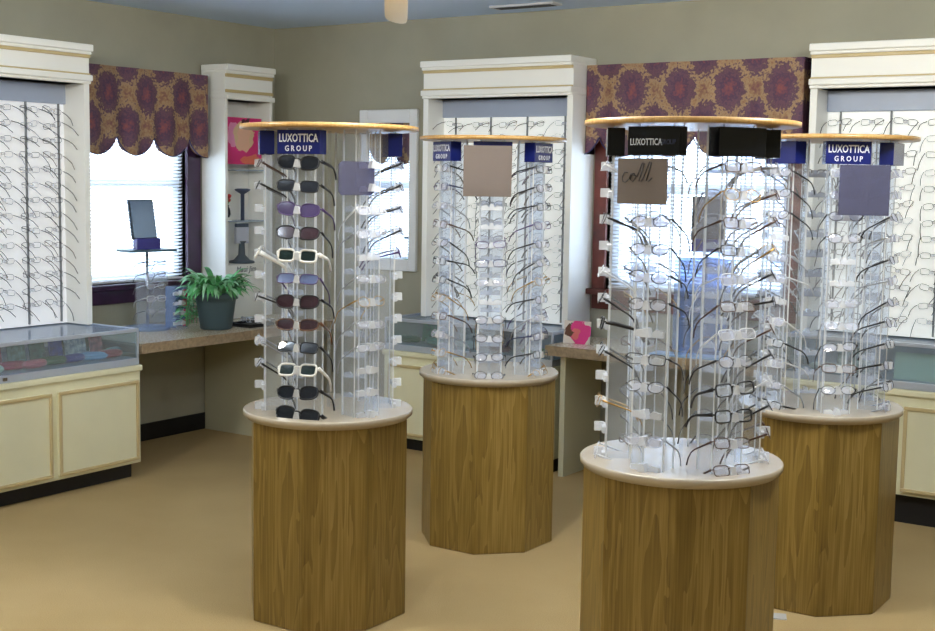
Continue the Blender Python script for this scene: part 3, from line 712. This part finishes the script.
for (y, x, c, nm, ang) in ((3.70, -5.16, (225, 235, 225), 'pale green', 20), (3.83, -5.16, (205, 80, 110), 'pink', 80), (3.93, -5.13, (225, 120, 140), 'light pink', 100), (4.06, -5.16, (60, 110, 80), 'green', 75), (4.17, -5.15, (40, 60, 150), 'blue', 95), (4.28, -5.14, (150, 190, 230), 'sky blue', 60), (4.40, -5.15, (190, 90, 100), 'dusty red', 85), (4.46, -5.2, (70, 130, 130), 'teal', 110)):
    glasses_case((x, y, zl), R(ang), c, '%s clamshell eyeglass case inside the left wall display case' % nm)
for (y, w, h, c, nm) in ((3.66, .09, .10, (60, 120, 80), 'green'), (3.78, .11, .12, (210, 110, 130), 'rose'), (3.92, .10, .12, (120, 150, 140), 'grey green'), (4.04, .09, .12, (50, 100, 90), 'dark green'), (4.15, .08, .12, (40, 60, 150), 'deep blue'), (4.27, .13, .11, (185, 215, 245), 'pale blue'), (4.40, .08, .12, (180, 110, 120), 'mauve')):
    card('display_card', '%s printed card standing inside the left wall display case' % nm, 'card', (-5.24, y, zl), pi/2, w, h, c)
zc = .5755+.0355
for (x, c, nm, a) in ((-4.42, (50, 110, 80), 'dark green', 8), (-4.24, (90, 150, 130), 'sea green', -12), (-4.02, (230, 232, 228), 'white', 5), (-3.8, (120, 60, 90), 'plum', -6), (-3.58, (70, 150, 90), 'leaf green', 10)):
    glasses_case((x, 5.96, zc), R(a), c, '%s clamshell eyeglass case inside the display case behind left rear stand' % nm)
for (x, w, c, nm) in ((-4.36, .12, (60, 130, 90), 'green'), (-4.1, .12, (210, 225, 215), 'pale'), (-3.86, .12, (90, 90, 110), 'slate')):
    card('display_card', '%s printed card in the display case behind left rear stand' % nm, 'card', (x, 6.08, zc), 0, w, .11, c)
zr = .6305+.0355
for (x, c, nm, a) in ((-2.02, (196, 200, 190), 'grey', 8), (-1.42, (16, 30, 26), 'black', 5), (-1.22, (60, 120, 90), 'green', -6)):
    glasses_case((x, 6.06, zr), R(a), c, '%s clamshell eyeglass case inside the right edge display case' % nm)
card('display_card', 'wide pale green card inside the right edge display case', 'card', (-1.60, 6.05, zr), 0, .19, .125, (196, 214, 200), m=mat('pale_card', (196, 214, 200), .4))
card('display_card', 'grey card inside the display case beside right rear stand', 'card', (-1.9, 6.1, zr), 0, .16, .12, (150, 160, 150))

# ------------------------------------------------------------------ narrow cabinet contents
pm = poster_mat('pink_portrait_print', 0)
po = thing('poster', 'pink poster of a pale figure in the corner cabinet', 'poster', (NX-.045, 5.825, 1.60), pi/2)
MB().prism([(-.148, .02), (.155, .02), (.155, .30), (-.148, .30)], 0, .006).build('print', pm, po)
MB().box(-.10, .09, .0065, .012, .02, .20).build('backing', M['white'], po)
fv = thing('flower_vase', 'small vase of red flowers in the corner cabinet', 'vase', (NX-.055, 5.69, 1.30))
MB().lathe([(.014, 0), (.022, .02), (.018, .05), (.010, .065), (.014, .075)], 16).build('vase', mat('dark_glass_vase', (50, 50, 62), .2), fv)
mb = MB(); q = random.Random(3)
for k in range(9):
    x, y, z = q.uniform(-.028, .028), q.uniform(-.028, .028), .10+q.random()*.045
    mb.blob((x, y, z), (.014, .014, .011), 8)
mb.build('petals', mat('red_petal', (206, 62, 60), .6), fv)
mb = MB()
for k in range(7): mb.tube([(0, 0, .07), (q.uniform(-.02, .02), q.uniform(-.02, .02), .11)], .0018, 4)
mb.build('stems', M['leaf'], fv)
MB().box(-.02, .02, -.02, .02, -.02, -.0005).build('plinth', M['ivory'], fv)
def figure(loc, label):
    r = thing('eyewear_bust', label, 'display bust', loc, pi/2)
    MB().lathe([(.078, 0), (.078, .012), (.05, .02), (.022, .05), (.018, .12), (.03, .135)], 24).build('base', mat('slate_base', (80, 92, 104), .4), r)
    MB().box(-.055, .055, -.01, .01, .12, .22).build('panel', mat('pale_bust_panel', (206, 210, 226), .4), r, bevel=.004)
    MB().box(-.05, .05, -.012, .012, .221, .243).build('cap', mat('slate_cap', (84, 98, 120), .4), r, bevel=.003)
figure((NX-.098, 5.86, 1.016), 'grey base with pale upright panel on lowest shelf of corner cabinet')
lw = thing('small_lamp_shade', 'small dark dish on glass shelf under the pink poster', 'ornament', (NX-.11, 5.88, 1.459))
MB().lathe([(.012, -.181+.0), (.012, -.02), (.045, 0), (.05, .01), (.03, .014)], 20).build('dish', mat('slate_dish', (78, 86, 112), .4), lw)

# tray of folded sunglasses on the desk
tr = thing('eyewear_tray', 'black tray on the left desk beside the plant pot', 'tray', (-5.22, 5.50, DESK+.0005), R(90))
MB().box(-.11, .09, -.10, .08, 0, .006).box(-.11, .09, -.10, -.094, .006, .02).box(-.11, .09, .074, .08, .006, .02).box(-.11, -.104, -.094, .074, .006, .02).box(.084, .09, -.094, .074, .006, .02).build('tray', M['black'], tr, bevel=.002)
for k, (dx, st) in enumerate(((-.055, 'silver'), (.0, 'clear'), (.055, 'black'))):
    glasses(st, (-5.20+dx, 5.50+[-.01, .0, .01][k], DESK+.032), R(160+20*k), R(0), '%s lying in the black tray beside the plant' % DESC[st], 'eyewear in the desk tray')

# ------------------------------------------------------------------ potted plant
pl = thing('potted_plant', 'bushy green plant in grey green pot on the left desk', 'plant', (-5.24, 5.24, DESK+.0005))
MB().lathe([(.075, 0), (.088, .006), (.108, .15), (.112, .17), (.122, .172), (.124, .208), (.114, .21), (.108, .18), (.02, .178)], 40).build('pot', M['pot'], pl)
MB().lathe([(.107, .178), (.106, .186)], 30).build('soil', M['soil'], pl)
def leaf(mb, base, az, L, up, droop, w):
    n = 7; d = Vector((cos(az), sin(az), 0)); s = Vector((-sin(az), cos(az), 0)); rows = []
    for i in range(n+1):
        t = i/n; p = Vector(base)+d*(L*(t-.1*t*t))+Vector((0, 0, up*L*t-droop*L*t*t)); ww = w*(sin(pi*min(1, t*.92+.08))**.8)
        rows.append((mb.bm.verts.new(p-s*ww+Vector((0, 0, ww*.3))), mb.bm.verts.new(p), mb.bm.verts.new(p+s*ww+Vector((0, 0, ww*.3)))))
    for a, b in zip(rows, rows[1:]):
        for k in (0, 1): f = mb.bm.faces.new((a[k], a[k+1], b[k+1], b[k])); f.smooth = True; f.material_index = mb.mi
mb = MB(); q = random.Random(11)
for k in range(230):
    az = q.uniform(0, 2*pi); L = q.uniform(.10, .21); mb.mi = 1 if q.random() < .42 else 0
    rr = q.uniform(0, .08); up = q.uniform(.7, 2.0)
    leaf(mb, (cos(az)*rr, sin(az)*rr, .188), az+q.uniform(-.5, .5), L, up, up*q.uniform(.55, 1.05), q.uniform(.012, .022))
for k in range(60):      # trailing runners towards the window side
    az = q.uniform(-3.3, -2.0); r0 = .13+q.random()*.05; z0 = q.uniform(.04, .2); mb.mi = 1 if q.random() < .3 else 0
    leaf(mb, (cos(az)*r0, sin(az)*r0, z0), az+q.uniform(-1, 1), q.uniform(.05, .09), q.uniform(.0, .8), .4, q.uniform(.009, .015))
for k in range(9):
    az = -3.2+k*.15; mb.mi = 0; mb.tube([(cos(az)*.05, sin(az)*.05, .19), (cos(az)*.13, sin(az)*.13, .22), (cos(az)*.165, sin(az)*.165, .12), (cos(az)*.165, sin(az)*.165, .02)], .002, 4)
for v_ in mb.bm.verts: v_.co.z = max(v_.co.z, .004)
mb.build('foliage', [M['leaf'], M['leaf_pale']], pl)

# ------------------------------------------------------------------ counter top racks with tall mirror
def counter_rack(loc, rz, label, tint, h, sname, levels, mirror_col, pw=.10, gl_rows=()):
    r = thing('counter_rack', label, 'eyewear rack', loc, rz, 'counter top eyewear racks with mirrors')
    MB().lathe([(.12, 0), (.125, .004), (.125, .014), (.12, .018)], 32).build('base', M['acrylic_blue'], r)
    MB().tube([(0, 0, .019), (0, 0, h)], .008, 8).build('pole', M['steel'], r)
    for k in range(3):
        a = R(k*120)-pi/2; nx, ny = cos(a), sin(a)
        p = MB().box(-pw, pw, -.002, .002, .02, h-.02).build('panel', M[tint], r, loc=(nx*.05, ny*.05, 0)); p.rotation_euler = (0, 0, a+pi/2)
    MB().box(-.15, .15, -.07, .07, h, h+.012).build('shelf', mat('slate_shelf', (70, 96, 110), .4) if tint == 'acrylic' else M['acrylic_blue'], r, bevel=.002)
    m = MB().box(-.085, .085, -.006, .006, .055, .275); m.build('mirror_frame', mat('dark_frame', (22, 34, 48), .4), r, loc=(0, .01, h+.012)).rotation_euler = (R(-10), 0, R(6))
    g = MB().box(-.077, .077, -.0085, -.0065, .063, .267).build('mirror_glass', mat('mirror_tint', mirror_col, .15, .7), r, loc=(0, .01, h+.012)); g.rotation_euler = (R(-10), 0, R(6))
    MB().box(-.075, .075, -.02, .02, .0, .06).build('mirror_foot', mat('indigo_foot', (50, 40, 130), .3), r, loc=(0, .0, h+.0125))
    return r
# left window (mirror px 123..155, shelf line at y 247)
counter_rack((-5.50, 4.97, DESK+.0005), pi/2-.15, 'clear counter eyewear rack with tall mirror before the left window', 'acrylic', .435, 'l', 3, (130, 150, 176))
for i, z in enumerate((.40, .335, .27, .20, .13)):
    st = ['black', 'wire', 'silver', 'clear', 'silver'][i]
    glasses(st, (-5.41, 4.955, DESK+z-.02), -pi/2-.15, R(12), '%s, %s on the clear counter rack at the left window' % (DESC[st], ORD[i]), 'eyewear on the left window counter rack')
sr = thing('counter_rack', 'small clear acrylic tower with red tags beside the plant', 'eyewear rack', (-5.40, 5.09, DESK+.0005), pi/2)
MB().box(-.05, .05, -.05, .05, 0, .012).build('base', M['acrylic'], sr, bevel=.002)
MB().box(-.045, -.041, -.04, .04, .012, .24).box(.041, .045, -.04, .04, .012, .24).box(-.041, .041, .036, .04, .012, .24).build('tower', M['acrylic_blue'], sr)
for k in range(4): MB().box(.012, .040, -.044, -.040, .02+k*.055, .058+k*.055).build('tag', mat('red_tag', (214, 60, 96), .5), sr)
for k in range(4): link('nose_rest', RM, sr, (-.015, -.036, .04+k*.055), (0, 0, pi))
# back window: light blue rack
counter_rack((-2.62, 6.0, DB), .25, 'light blue counter eyewear rack with tall mirror before the back window', 'acrylic_blue', .50, 'b', 3, (96, 92, 96), .15)
for i, z in enumerate((.44, .37, .30, .23, .16)):
    st = ['silver', 'clear', 'wire', 'silver', 'black'][i]
    glasses(st, (-2.66, 5.92, DB+z), R(180), R(12), '%s, %s on the light blue counter rack' % (DESC[st], ORD[i]), 'eyewear on the blue counter rack')
sh = thing('blue_tray', 'flat light blue tray on the back window desk', 'tray', (-2.62, 5.86, DB), .1)
MB().box(-.2, .2, -.06, .05, 0, .012).build('tray', mat('light_blue_plastic', (150, 185, 225), .35), sh, bevel=.003)

# pink photo frame on the right desk
ph = thing('photo_frame', 'small pink picture of flowers standing on the desk beside middle cabinet', 'photo frame', (-3.31, 5.93, DB), .1)
MB().prism([(-.075, 0), (.075, 0), (.075, .12), (-.075, .12)], 0, .008).build('picture', poster_mat('pink_flower_print', 1), ph).rotation_euler = (-.15, 0, 0)
MB().box(-.01, .01, .03, .036, 0, .08).build('easel', M['white'], ph)
# clear floor clip beside the right rear pedestal
cb = thing('clear_scrap', 'clear plastic piece on the carpet between the two right pedestals', 'plastic piece', (-1.62, 4.40, .0005), .4)
MB().box(-.05, .05, -.03, .03, 0, .004).box(-.05, -.045, -.03, .03, .004, .03).build('plate', M['rest'], cb)

# ------------------------------------------------------------------ sky, camera
wd = bpy.data.worlds.new('sky'); scn.world = wd; wd.use_nodes = True
bg = wd.node_tree.nodes['Background']; bg.inputs[0].default_value = (.80, .90, 1, 1); bg.inputs[1].default_value = 7.5

cam_d = bpy.data.cameras.new('camera'); cam = bpy.data.objects.new('camera', cam_d); C.objects.link(cam)
F_, pitch, yaw, roll = 1300.0, .104191077, .593282494, .0162697792
cam_d.sensor_width = 36; cam_d.lens = 36*F_/935; cam_d.clip_start = .05; cam_d.clip_end = 200
Fv = Vector((-sin(yaw)*cos(pitch), cos(yaw)*cos(pitch), -sin(pitch))); R0 = Vector((cos(yaw), sin(yaw), 0)); U0 = R0.cross(Fv)
Rv = R0*cos(roll)+U0*sin(roll); Uv = U0*cos(roll)-R0*sin(roll)
mw = Matrix((( Rv.x, Uv.x, -Fv.x, 0), (Rv.y, Uv.y, -Fv.y, 0), (Rv.z, Uv.z, -Fv.z, 1.55), (0, 0, 0, 1)))
cam.matrix_world = mw; scn.camera = cam
vs = scn.view_settings; vs.view_transform = 'Standard'; vs.look = 'None'; vs.exposure = 0.1; vs.gamma = 1; vs.use_curve_mapping = False
scn.cycles.transparent_max_bounces = 48; scn.cycles.max_bounces = 8; scn.cycles.diffuse_bounces = 5
scn.cycles.use_denoising = True
